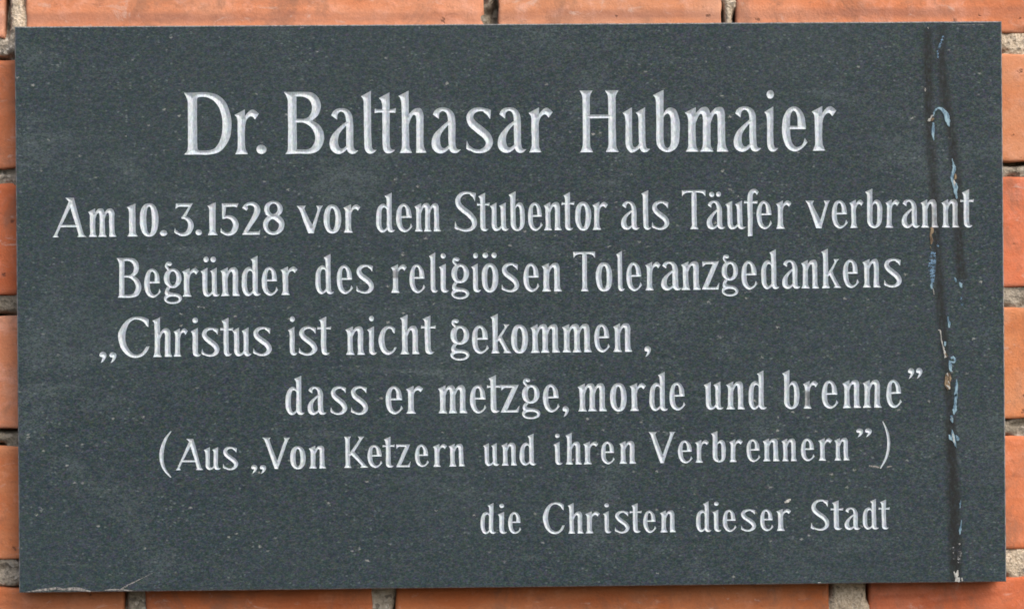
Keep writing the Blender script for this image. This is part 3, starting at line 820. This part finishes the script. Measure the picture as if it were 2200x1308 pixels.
LINES = [
    (34.82, 1, [('D', -185.09, -158.33, 86.84), ('r', -156.56, -142.91, 86.86), ('.', -144.35, -138.84, 86.87), ('B', -128.65, -105.92, 86.9), ('a', -102.96, -86.84, 86.92), ('l', -85.2, -76.51, 86.94), ('t', -77.5, -65.32, 86.95), ('h', -63.8, -48.19, 86.95), ('a', -45.36, -28.88, 86.91), ('s', -25.78, -10.61, 86.87), ('a', -7.84, 8.19, 86.83), ('r', 9.65, 23.38, 86.79), ('H', 38.78, 60.86, 86.67), ('u', 63.18, 78.59, 86.59), ('b', 80.58, 95.61, 86.52), ('m', 98.65, 123.17, 86.49), ('a', 126.29, 141.87, 86.54), ('i', 143.86, 151.49, 86.58), ('e', 153.82, 168.29, 86.61), ('r', 170.95, 184.89, 86.62)]),
    (22.01, 0, [('A', -259.76, -240.53, 40.72), ('m', -239.48, -223.64, 40.75), ('1', -217.75, -211.72, 40.78), ('0', -210.41, -199.93, 40.91), ('.', -199.08, -195.15, 41.02), ('3', -191.01, -180.07, 41.17), ('.', -178.95, -175.48, 41.21), ('1', -172.39, -166.62, 41.22), ('5', -164.98, -154.81, 41.25), ('2', -152.84, -142.47, 41.28), ('8', -140.89, -128.87, 41.43), ('v', -121.84, -107.18, 41.74), ('o', -106.72, -96.86, 41.93), ('r', -95.47, -86.0, 42.08), ('d', -77.05, -66.39, 42.22), ('e', -65.73, -56.51, 42.29), ('m', -55.32, -40.56, 42.39), ('S', -32.78, -19.93, 42.43), ('t', -20.06, -12.67, 42.44), ('u', -12.54, -1.98, 42.46), ('b', -1.98, 7.13, 42.48), ('e', 8.91, 17.17, 42.49), ('n', 17.89, 28.13, 42.51), ('t', 28.06, 35.33, 42.53), ('o', 35.73, 44.78, 42.54), ('r', 45.58, 54.24, 42.56), ('a', 61.85, 72.36, 42.59), ('l', 73.36, 79.05, 42.57), ('s', 79.38, 89.24, 42.56), ('T', 96.59, 109.98, 42.54), ('ä', 110.51, 121.04, 42.52), ('u', 121.24, 132.65, 42.5), ('f', 131.98, 140.27, 42.49), ('e', 138.95, 147.77, 42.48), ('r', 149.96, 158.92, 42.47), ('v', 166.82, 180.97, 42.51), ('e', 181.83, 190.93, 42.53), ('r', 192.06, 200.04, 42.54), ('b', 201.04, 210.68, 42.53), ('r', 212.41, 220.52, 42.51), ('a', 221.72, 232.17, 42.5), ('n', 232.7, 242.82, 42.48), ('n', 244.48, 254.8, 42.47), ('t', 255.34, 263.13, 42.45)]),
    (22.25, 0, [('B', -223.6, -209.85, 6.4), ('e', -208.21, -198.84, 6.48), ('g', -197.07, -187.11, 6.55), ('r', -186.91, -177.53, 6.62), ('ü', -176.42, -165.73, 6.7), ('n', -165.26, -154.24, 6.79), ('d', -153.32, -142.42, 6.89), ('e', -141.96, -132.9, 6.98), ('r', -131.26, -121.8, 7.09), ('d', -111.74, -101.22, 7.52), ('e', -99.57, -90.56, 7.6), ('s', -88.59, -78.65, 7.68), ('r', -68.97, -60.08, 7.8), ('e', -58.44, -49.55, 7.84), ('l', -47.37, -42.3, 7.87), ('i', -41.84, -36.17, 7.89), ('g', -34.85, -24.7, 7.93), ('i', -23.51, -18.03, 7.94), ('ö', -17.57, -8.21, 7.94), ('s', -6.36, 3.67, 7.94), ('e', 6.05, 15.1, 7.94), ('n', 16.42, 27.84, 7.94), ('T', 34.58, 46.81, 7.91), ('o', 47.14, 56.6, 7.95), ('l', 58.91, 63.68, 7.98), ('e', 64.54, 73.47, 8.0), ('r', 75.26, 83.99, 8.04), ('a', 84.32, 95.98, 8.07), ('n', 95.65, 106.91, 8.12), ('z', 107.5, 117.51, 8.17), ('g', 118.84, 128.05, 8.23), ('e', 130.04, 139.06, 8.28), ('d', 141.18, 151.6, 8.34), ('a', 153.26, 163.75, 8.4), ('n', 164.08, 174.37, 8.46), ('k', 175.7, 186.8, 8.54), ('e', 187.99, 196.97, 8.62), ('n', 199.16, 209.4, 8.71), ('s', 211.46, 221.44, 8.78)]),
    (22.07, 0, [('„', -233.69, -224.2, -27.17), ('C', -223.22, -205.54, -27.19), ('h', -203.7, -192.76, -27.21), ('r', -192.1, -183.98, -27.17), ('i', -182.27, -176.5, -27.13), ('s', -176.24, -166.2, -27.09), ('t', -165.74, -158.33, -27.05), ('u', -158.85, -148.02, -27.0), ('s', -147.17, -136.66, -26.93), ('i', -127.47, -122.08, -26.89), ('s', -121.36, -110.91, -26.91), ('t', -110.84, -103.02, -26.94), ('n', -94.93, -83.88, -26.98), ('i', -82.62, -77.16, -26.94), ('c', -76.17, -66.17, -26.91), ('h', -63.99, -53.0, -26.86), ('t', -52.27, -43.9, -26.86), ('g', -35.66, -24.92, -26.84), ('e', -23.47, -13.9, -26.83), ('k', -12.78, -1.17, -26.83), ('o', -1.17, 8.34, -26.8), ('m', 9.72, 26.5, -26.74), ('m', 27.69, 44.54, -26.64), ('e', 46.06, 54.79, -26.63), ('n', 56.64, 67.55, -26.62), (',', 74.44, 78.08, -26.62)]),
    (21.73, 0, [('d', -129.06, -118.35, -60.49), ('a', -116.71, -106.06, -60.54), ('s', -103.76, -94.35, -60.56), ('s', -92.25, -82.58, -60.58), ('e', -72.51, -62.76, -60.6), ('r', -60.98, -51.3, -60.6), ('m', -42.87, -26.26, -60.56), ('e', -24.74, -15.51, -60.53), ('t', -15.17, -7.13, -60.5), ('z', -7.39, 3.1, -60.48), ('g', 4.62, 14.86, -60.41), ('e', 16.64, 25.95, -60.34), (',', 27.74, 31.24, -60.28), ('m', 36.33, 52.85, -60.19), ('o', 54.71, 64.23, -60.21), ('r', 65.89, 75.21, -60.21), ('d', 77.0, 87.59, -60.1), ('e', 88.46, 97.53, -59.99), ('u', 108.13, 119.39, -59.83), ('n', 120.72, 131.53, -59.87), ('d', 133.52, 143.8, -59.86), ('b', 152.69, 162.38, -59.84), ('r', 164.64, 173.14, -59.81), ('e', 175.33, 184.63, -59.74), ('n', 187.09, 197.72, -59.66), ('n', 198.59, 209.56, -59.62), ('e', 212.15, 221.0, -59.57), ('”', 224.66, 232.64, -59.52)]),
    (17.62, 0, [('(', -200.51, -193.63, -91.35), ('A', -191.47, -175.8, -91.27), ('u', -175.4, -165.96, -91.23), ('s', -164.78, -156.25, -91.19), ('„', -148.83, -140.49, -91.14), ('V', -142.33, -126.83, -91.11), ('o', -126.83, -117.96, -91.08), ('n', -116.18, -106.52, -91.05), ('K', -96.26, -82.64, -90.86), ('e', -82.97, -74.74, -90.82), ('t', -74.55, -67.63, -90.79), ('z', -67.04, -58.74, -90.75), ('e', -56.17, -48.4, -90.72), ('r', -46.09, -38.05, -90.69), ('n', -37.06, -27.97, -90.65), ('u', -17.55, -8.31, -90.51), ('n', -7.19, 1.72, -90.43), ('d', 3.17, 12.61, -90.36), ('i', 22.32, 27.48, -90.24), ('h', 29.13, 38.38, -90.18), ('r', 39.24, 47.83, -90.14), ('e', 49.29, 57.02, -90.1), ('n', 59.61, 69.2, -90.05), ('V', 76.41, 91.64, -89.98), ('e', 93.09, 101.24, -89.94), ('r', 102.9, 110.71, -89.9), ('b', 111.98, 120.33, -89.8), ('r', 122.32, 129.94, -89.7), ('e', 132.06, 140.02, -89.62), ('n', 141.35, 150.97, -89.54), ('n', 152.17, 160.93, -89.5), ('e', 163.12, 170.89, -89.47), ('r', 173.08, 180.98, -89.44), ('n', 182.18, 190.82, -89.4), ('”', 194.8, 203.58, -89.39), (')', 208.1, 214.09, -89.38)]),
    (17.09, 0, [('d', -19.38, -10.68, -128.95), ('i', -9.69, -4.41, -129.01), ('e', -3.68, 3.58, -129.07), ('C', 15.92, 28.14, -129.25), ('h', 30.12, 39.04, -129.36), ('r', 40.04, 48.3, -129.33), ('i', 50.15, 55.04, -129.3), ('s', 56.9, 65.03, -129.28), ('t', 65.36, 72.31, -129.25), ('e', 73.1, 80.38, -129.23), ('n', 82.5, 91.64, -129.2), ('d', 103.1, 111.71, -129.14), ('i', 112.38, 117.35, -129.12), ('e', 118.34, 125.9, -129.1), ('s', 128.62, 137.17, -129.06), ('e', 139.49, 147.12, -129.03), ('r', 148.85, 157.14, -129.0), ('S', 168.43, 178.99, -128.88), ('t', 179.72, 187.03, -128.83), ('a', 187.63, 196.8, -128.8), ('d', 198.13, 207.3, -128.77), ('t', 207.24, 213.56, -128.75)]),
]
NAMES = {'.': 'full_stop', ',': 'comma', '„': 'opening_quotation_mark', '”': 'closing_quotation_mark', '(': 'opening_bracket', ')': 'closing_bracket'}

plaque = empty('memorial_plaque', (0, 0, ZC - PZ * MM))
tag(plaque, 'dark grey stone memorial plaque with silver engraved German lettering, fixed to the brick wall', 'plaque')
OFFZ = PZ * MM

hole_loops = []
cache = {}
for cap, big, row in LINES:
    u = cap / 100.0
    for ch, x0, x1, zb in row:
        wu = (x1 - x0) / u
        key = (ch, big, round(wu / 1.5))
        if key not in cache: cache[key] = carve(ch, big, wu)
        P, D, T, loops = cache[key]
        span = P[:, 0].max()
        X = x0 + P[:, 0] / span * (x1 - x0)
        Z = zb + P[:, 1] * u
        # the hand of the carver: slow drift of the edge, differing from letter to letter
        for i in range(len(X)):
            q = Vector((X[i] * 0.16, Z[i] * 0.16, 0.5))
            X[i] += mn.noise(q) * 0.20 + mn.noise(q * 3.2) * 0.07
            Z[i] += mn.noise(q + Vector((31, 7, 2))) * 0.16 + mn.noise(q * 3.2 + Vector((3, 8, 2))) * 0.06
        round_dot = ch in '.'
        dmax = 8.5 * u
        d = D * u
        Y = np.where(d < dmax, d, dmax + (d - dmax) * .3) * 0.60
        if big: Y *= 0.95
        cx, cz = float((X.min() + X.max()) / 2), zb
        V = [((X[i] - cx) * MM, Y[i] * MM, (Z[i] - cz) * MM) for i in range(len(X))]
        nm = NAMES.get(ch) or ('numeral' if ch.isdigit() else ('capital_letter' if ch.isupper() else 'small_letter'))
        mesh_obj(nm, V, T, M_GROOVE, plaque, (cx * MM, 0, cz * MM + OFFZ))
        for lp in loops:
            hole_loops.append([(float(X[i]), float(Z[i])) for i in lp])

# slab: front face with the letters cut out, chamfer, sides and back
def build_slab():
    C = 0.6
    TH = WALL_Y * 1000 - 0.3
    def ring(ix, iz, step, amp):
        pts = []
        cs = [(-ix, -iz), (ix, -iz), (ix, iz), (-ix, iz)]
        for k in range(4):
            a, b = cs[k], cs[(k + 1) % 4]
            n = int(math.hypot(b[0] - a[0], b[1] - a[1]) / step)
            for i in range(n):
                t = i / n
                x, z = a[0] + (b[0] - a[0]) * t, a[1] + (b[1] - a[1]) * t
                w = amp * (mn.noise(Vector((x * .11, z * .11, 2))) + .6 * mn.noise(Vector((x * .5, z * .5, 4))))
                if k % 2 == 0: z += w
                else: x += w
                pts.append((x, z))
        return pts
    r1 = ring(PX - C, PZ - C, 4.0, 0.16)
    r0 = ring(PX, PZ, 4.0, 0.10)
    def nick(x, z):
        k = max(0.0, mn.noise(Vector((x * .19, z * .19, 8.3))) - 0.42) * 5.0
        return (x - math.copysign(k, x) if abs(x) > PX - 2 else x, z - math.copysign(k, z) if abs(z) > PZ - 2 else z)
    r1 = [nick(*q) for q in r1]
    # same count for both rings
    n = min(len(r1), len(r0))
    if len(r1) != len(r0):
        r1 = [(x * (PX - C) / PX, z * (PZ - C) / PZ) for x, z in r0]
    n = len(r0)
    V2 = [Vector(p) for p in r1]; faces = [list(range(n))]
    for lp in hole_loops:
        if len(lp) < 3: continue
        b = len(V2)
        q = ccw(lp)
        V2 += [Vector(p) for p in q]; faces.append(list(range(b, b + len(q))))
    vo, eo, fo, ov, oe, of = delaunay_2d_cdt(V2, [], faces, 0, 1e-5)
    V = [(v.x * MM, 0.0, v.y * MM) for v in vo]
    F = [tuple(f) for f, org in zip(fo, of) if len(org) and len([k for k in org if k > 0]) % 2 == 0]
    # ring indices in the output
    im = {}
    for i, srcs in enumerate(ov):
        for s_ in srcs:
            if s_ < n: im[s_] = i
    inner = [im[i] for i in range(n)]
    a0 = len(V); V += [(x * MM, C * 0.9 * MM, z * MM) for x, z in r0]
    b0 = len(V); V += [(x * MM, TH * MM, z * MM) for x, z in r0]
    for i in range(n):
        j = (i + 1) % n
        F.append((inner[i], a0 + i, a0 + j, inner[j]))
        F.append((a0 + i, b0 + i, b0 + j, a0 + j))
    F.append(tuple(b0 + i for i in range(n)))
    o = mesh_obj('stone_slab', V, F, M_SLATE, plaque, (0, 0, OFFZ))
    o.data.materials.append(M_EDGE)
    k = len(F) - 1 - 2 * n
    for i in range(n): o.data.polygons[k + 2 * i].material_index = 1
build_slab()

# ------------------------------------------------------------------ marks left on the plaque
def flake(name, loops, mat, th=0.25, label=None, warp=0.18):
    """a thin domed patch of paint or crust; every loop is an outline in plaque mm"""
    V, F = [], []
    for lp in loops:
        lp = ccw(lp)
        pts = []
        for (x, z) in lp:
            q = Vector((x * .9, z * .9, 1))
            pts.append((x + mn.noise(q) * warp * 2, z + mn.noise(q + Vector((9, 4, 1))) * warp * 2))
        cx = sum(p[0] for p in pts) / len(pts); cz = sum(p[1] for p in pts) / len(pts)
        n = len(pts); b = len(V)
        V += [(x * MM, -0.00002 + 0.00006, z * MM) for x, z in pts]
        # inner ring towards the local middle of the strip
        inn = []
        for i in range(n):
            (xa, za), (xb, zb_), (x, z) = pts[i - 1], pts[(i + 1) % n], pts[i]
            tx, tz = xb - xa, zb_ - za
            L = math.hypot(tx, tz) + 1e-9
            nx_, nz_ = -tz / L, tx / L
            inn.append((x + nx_ * 0.16, z + nz_ * 0.16))
        V += [(x * MM, -th * MM, z * MM) for x, z in inn]
        for i in range(n):
            j = (i + 1) % n
            F.append((b + i, b + j, b + n + j, b + n + i))
        F.append(tuple(b + n + i for i in range(n)))
    o = mesh_obj(name, V, F, mat, plaque, (0, 0, OFFZ))
    if label: o['label'] = label
    return o

for name, label, mat, th, strips in [
    ('paint_drip', 'pale blue hooked paint drip', 'M_BLUE', 0.35, [([(240.32, 105.64), (240.99, 108.3), (243.12, 110.07), (245.72, 109.08), (247.81, 105.99), (248.52, 102.75), (249.39, 99.5)], [0.3, 0.45, 0.65, 1.0, 1.5, 1.5, 0.3])]),
    ('paint_drip', 'grey blue rubbed drip', 'M_BLUE', 0.2, [([(240.21, 101.99), (240.26, 98.34), (239.99, 95.51), (240.45, 91.86)], [0.5, 0.9, 0.8, 0.2])]),
    ('paint_drip', 'faint blue run near the top edge', 'M_BLUEDIM', 0.12, [([(246.48, 151.37), (244.81, 146.52), (243.24, 142.88), (243.37, 139.24), (243.75, 135.99)], [0.6, 0.8, 0.6, 0.5, 0.2])]),
    ('crust', 'white and brown crust beside the hooked drip', 'M_WHITE', 0.5, [([(236.88, 102.82), (237.94, 103.46), (239.18, 105.24), (240.0, 106.45)], [0.4, 0.7, 0.5, 0.3])]),
    ('crust', 'brown spot beside the hooked drip', 'M_RUST', 0.45, [([(238.51, 103.22), (239.57, 103.62), (240.72, 104.58)], [0.5, 0.9, 0.5])]),
    ('chip', 'small white chip', 'M_WHITE', 0.15, [([(235.74, 122.27), (235.81, 121.05), (235.88, 119.68)], [0.2, 0.45, 0.2])]),
    ('chip', 'small white chip near the top edge', 'M_WHITE', 0.15, [([(237.57, 156.44), (237.81, 155.88), (238.13, 155.31)], [0.2, 0.35, 0.15])]),
    ('paint_drip', 'pale blue drip above the last n', 'M_BLUE', 0.35, [([(250.95, 81.67), (251.41, 78.83), (251.96, 75.99), (251.28, 73.16), (250.61, 70.73), (251.56, 67.89), (252.52, 65.45), (252.66, 62.21), (253.44, 58.55)], [0.15, 0.45, 1.1, 0.9, 0.8, 1.2, 1.4, 1.0, 0.3])]),
    ('chip', 'white centre of the drip', 'M_WHITE', 0.5, [([(251.25, 69.91), (252.06, 68.29), (252.11, 65.45)], [0.3, 0.6, 0.25])]),
    ('crust', 'brown blister in the blue drip', 'M_RUST', 0.8, [([(252.34, 72.9), (252.65, 71.28), (252.47, 69.5)], [0.5, 1.0, 0.6])]),
    ('crust', 'brown crust below the letter n', 'M_RUST', 0.45, [([(238.49, 42.56), (239.04, 40.53), (238.29, 38.1), (238.76, 35.27), (238.41, 32.84)], [0.7, 1.1, 0.6, 1.0, 0.4]), ([(237.91, 31.47), (238.22, 30.17)], [0.3, 0.3])]),
    ('paint_drip', 'small blue speck', 'M_BLUEDIM', 0.15, [([(242.32, 32.81), (242.38, 30.78)], [0.5, 0.4])]),
    ('paint_drip', 'rubbed blue patch', 'M_BLUEDIM', 0.12, [([(239.76, 28.37), (238.9, 23.52), (238.86, 18.66), (239.06, 13.8), (238.85, 7.32)], [1.2, 2.3, 2.0, 1.2, 0.6])]),
    ('paint_drip', 'blue spot', 'M_BLUE', 0.2, [([(239.05, 12.18), (238.38, 9.35), (239.01, 7.32)], [0.35, 0.7, 0.3])]),
    ('chip', 'white tick', 'M_WHITE', 0.2, [([(239.34, 7.31), (239.88, 4.23)], [0.25, 0.35])]),
    ('paint_drip', 'blue fleck', 'M_BLUE', 0.2, [([(251.76, 13.86), (252.24, 12.48), (252.55, 11.1)], [0.3, 0.75, 0.3]), ([(254.51, 11.08), (255.23, 9.62), (255.7, 7.83)], [0.3, 0.9, 0.3])]),
    ('paint_drip', 'hooked blue fleck', 'M_BLUEDIM', 0.2, [([(255.58, 2.97), (255.4, 0.3), (256.03, -1.9), (257.01, -1.1)], [0.4, 0.6, 0.6, 0.3])]),
    ('paint_drip', 'short bright blue drip', 'M_BLUE', 0.3, [([(247.59, -8.31), (247.98, -10.58), (248.37, -12.61), (248.35, -14.64)], [0.2, 0.5, 0.8, 0.5])]),
    ('crust', 'thin white crack line', 'M_WHITE', 0.25, [([(242.07, -16.2), (243.21, -16.21), (243.59, -18.65), (244.05, -22.29), (245.08, -26.35), (245.7, -29.2), (246.34, -31.63)], [0.3, 0.4, 0.3, 0.35, 0.45, 0.4, 0.8])]),
    ('crust', 'brown end of the crack line', 'M_RUST', 0.3, [([(245.87, -29.2), (246.67, -30.18), (247.56, -30.83)], [0.5, 0.7, 0.3])]),
    ('paint_drip', 'pale fleck beside the crack line', 'M_BLUE', 0.25, [([(246.09, -22.56), (245.91, -23.93), (245.74, -25.31)], [0.5, 0.7, 0.3])]),
    ('paint_drip', 'blue white looped splash', 'M_BLUE', 0.3, [([(249.42, -32.47), (250.24, -31.5), (251.21, -32.32), (251.36, -33.78), (250.38, -34.58), (249.41, -33.77)], [0.5, 0.6, 0.7, 0.7, 0.6, 0.5]), ([(248.44, -33.27), (248.74, -36.11), (249.04, -38.95), (250.01, -39.44)], [0.5, 1.0, 0.8, 0.3])]),
    ('crust', 'rough brown and white crust', 'M_RUST', 0.5, [([(247.32, -40.55), (247.54, -43.39), (247.02, -46.63), (248.06, -49.88)], [1.1, 1.9, 1.7, 1.0])]),
    ('chip', 'pale lumps on the brown crust', 'M_WHITE', 0.75, [([(246.91, -40.55), (247.39, -42.34)], [0.5, 0.3]), ([(246.2, -47.43), (247.5, -48.25), (248.63, -49.64)], [0.5, 0.7, 0.4]), ([(247.69, -45.01), (248.08, -46.39)], [0.35, 0.5])]),
    ('paint_drip', 'long thin blue run', 'M_BLUE', 0.3, [([(252.42, -44.24), (252.3, -48.7), (251.86, -52.75), (252.04, -53.46), (251.4, -58.56), (251.12, -61.54), (250.5, -64.09)], [0.35, 0.9, 0.9, 0.9, 0.8, 1.3, 0.4])]),
    ('paint_drip', 'pale drop under the blue run', 'M_BLUE', 0.3, [([(249.3, -64.67), (249.37, -66.63), (249.86, -68.94)], [0.6, 0.9, 0.3])]),
    ('chip', 'white core of the drop', 'M_WHITE', 0.45, [([(249.12, -65.52), (249.36, -67.06)], [0.35, 0.45])]),
    ('paint_drip', 'star shaped pale splash', 'M_BLUE', 0.4, [([(249.49, -72.51), (249.81, -75.15), (250.3, -77.71), (251.13, -80.7), (251.88, -83.43)], [0.3, 0.8, 1.2, 0.7, 0.15]), ([(247.93, -75.39), (248.42, -77.44), (249.7, -78.13)], [0.3, 0.9, 0.7]), ([(251.69, -75.76), (252.53, -77.13), (252.95, -78.33), (252.0, -78.83)], [0.3, 0.7, 0.7, 0.5])]),
    ('chip', 'white ridge of the splash', 'M_WHITE', 0.5, [([(249.73, -74.72), (250.3, -78.13), (251.3, -81.55)], [0.25, 0.5, 0.2])]),
    ('paint_drip', 'small blue drip', 'M_BLUE', 0.25, [([(254.29, -112.66), (253.93, -114.78), (253.65, -117.16)], [0.15, 0.5, 0.25])]),
    ('paint_drip', 'narrow blue drip', 'M_BLUE', 0.25, [([(254.53, -123.98), (254.17, -127.13), (253.72, -129.68), (253.35, -132.48)], [0.12, 0.35, 0.8, 0.25])]),
    ('chip', 'white dot', 'M_WHITE', 0.3, [([(253.14, -137.33), (253.47, -138.19)], [0.55, 0.5])]),
    ('crust', 'faint pale speckle', 'M_SPECK', 0.15, [([(253.71, -141.17), (253.16, -144.57), (252.96, -148.4)], [0.8, 1.2, 0.9]), ([(249.78, -139.43), (249.9, -146.24)], [0.5, 0.4])]),
    ('crust', 'white crusty crown at the lower edge', 'M_WHITE', 0.3, [([(250.01, -153.22), (250.68, -155.61)], [0.4, 0.6]), ([(252.07, -152.65), (251.7, -155.62)], [0.4, 0.9]), ([(250.16, -155.86), (252.21, -156.14)], [0.6, 0.6]), ([(250.49, -157.82), (253.22, -158.19)], [1.2, 1.3]), ([(254.26, -156.93), (254.76, -158.89)], [0.4, 0.5])]),
    ('scratch', 'pale scratch along the lower edge', 'M_SCRATCH', 0.05, [([(-275.59, -159.01), (-267.22, -158.06), (-258.84, -157.36), (-255.7, -157.53)], [0.2, 0.7, 0.8, 0.3]), ([(-257.28, -158.04), (-251.52, -157.71), (-246.29, -157.9), (-239.76, -159.28)], [0.3, 0.9, 1.0, 0.3])]),
    ('scratch', 'diagonal pale scratch', 'M_SCRATCH', 0.05, [([(-223.26, -158.68), (-218.78, -155.84), (-214.31, -153.79), (-204.32, -148.9)], [0.6, 0.4, 0.3, 0.15])]),
    ('scratch', 'pale smear along the lower edge', 'M_SCRATCH', 0.05, [([(-231.9, -158.58), (-225.35, -158.39), (-216.19, -159.02)], [0.3, 0.5, 0.3])]),
    ('scratch', 'faint pale scratch beside the descender of the letter g', 'M_SPECK', 0.05, [([(-182.62, 1.85), (-178.17, 0.76), (-174.24, 0.2), (-168.48, -1.16)], [0.15, 0.5, 0.4, 0.15])]),
    ('scratch', 'short pale scratch under the bracket', 'M_SCRATCH', 0.05, [([(201.9, -92.73), (205.36, -93.29), (208.01, -93.85)], [0.4, 0.6, 0.4]), ([(211.74, -93.62), (213.6, -93.38), (215.47, -93.13)], [0.3, 0.55, 0.3])]),
    ('chip', 'pale oval chip above the word dieser', 'M_WHITE', 0.08, [([(153.64, -113.16), (155.24, -112.38), (157.11, -111.34)], [0.45, 0.9, 0.4])]),
    ('chip', 'pale chip on the lower edge', 'M_WHITE', 0.1, [([(172.12, -158.75), (173.98, -158.77)], [0.35, 0.35])]),
    ('scratch', 'thin light line near the top right corner', 'M_SCRATCH', 0.04, [([(251.37, 157.44), (260.7, 157.53), (270.83, 157.6)], [0.15, 0.2, 0.15])]),
]:
    loops = [ribbon(p, h) for p, h in strips]
    flake(name, loops, globals()[mat], th, label, 0.05 if 'SCR' in mat else 0.2)
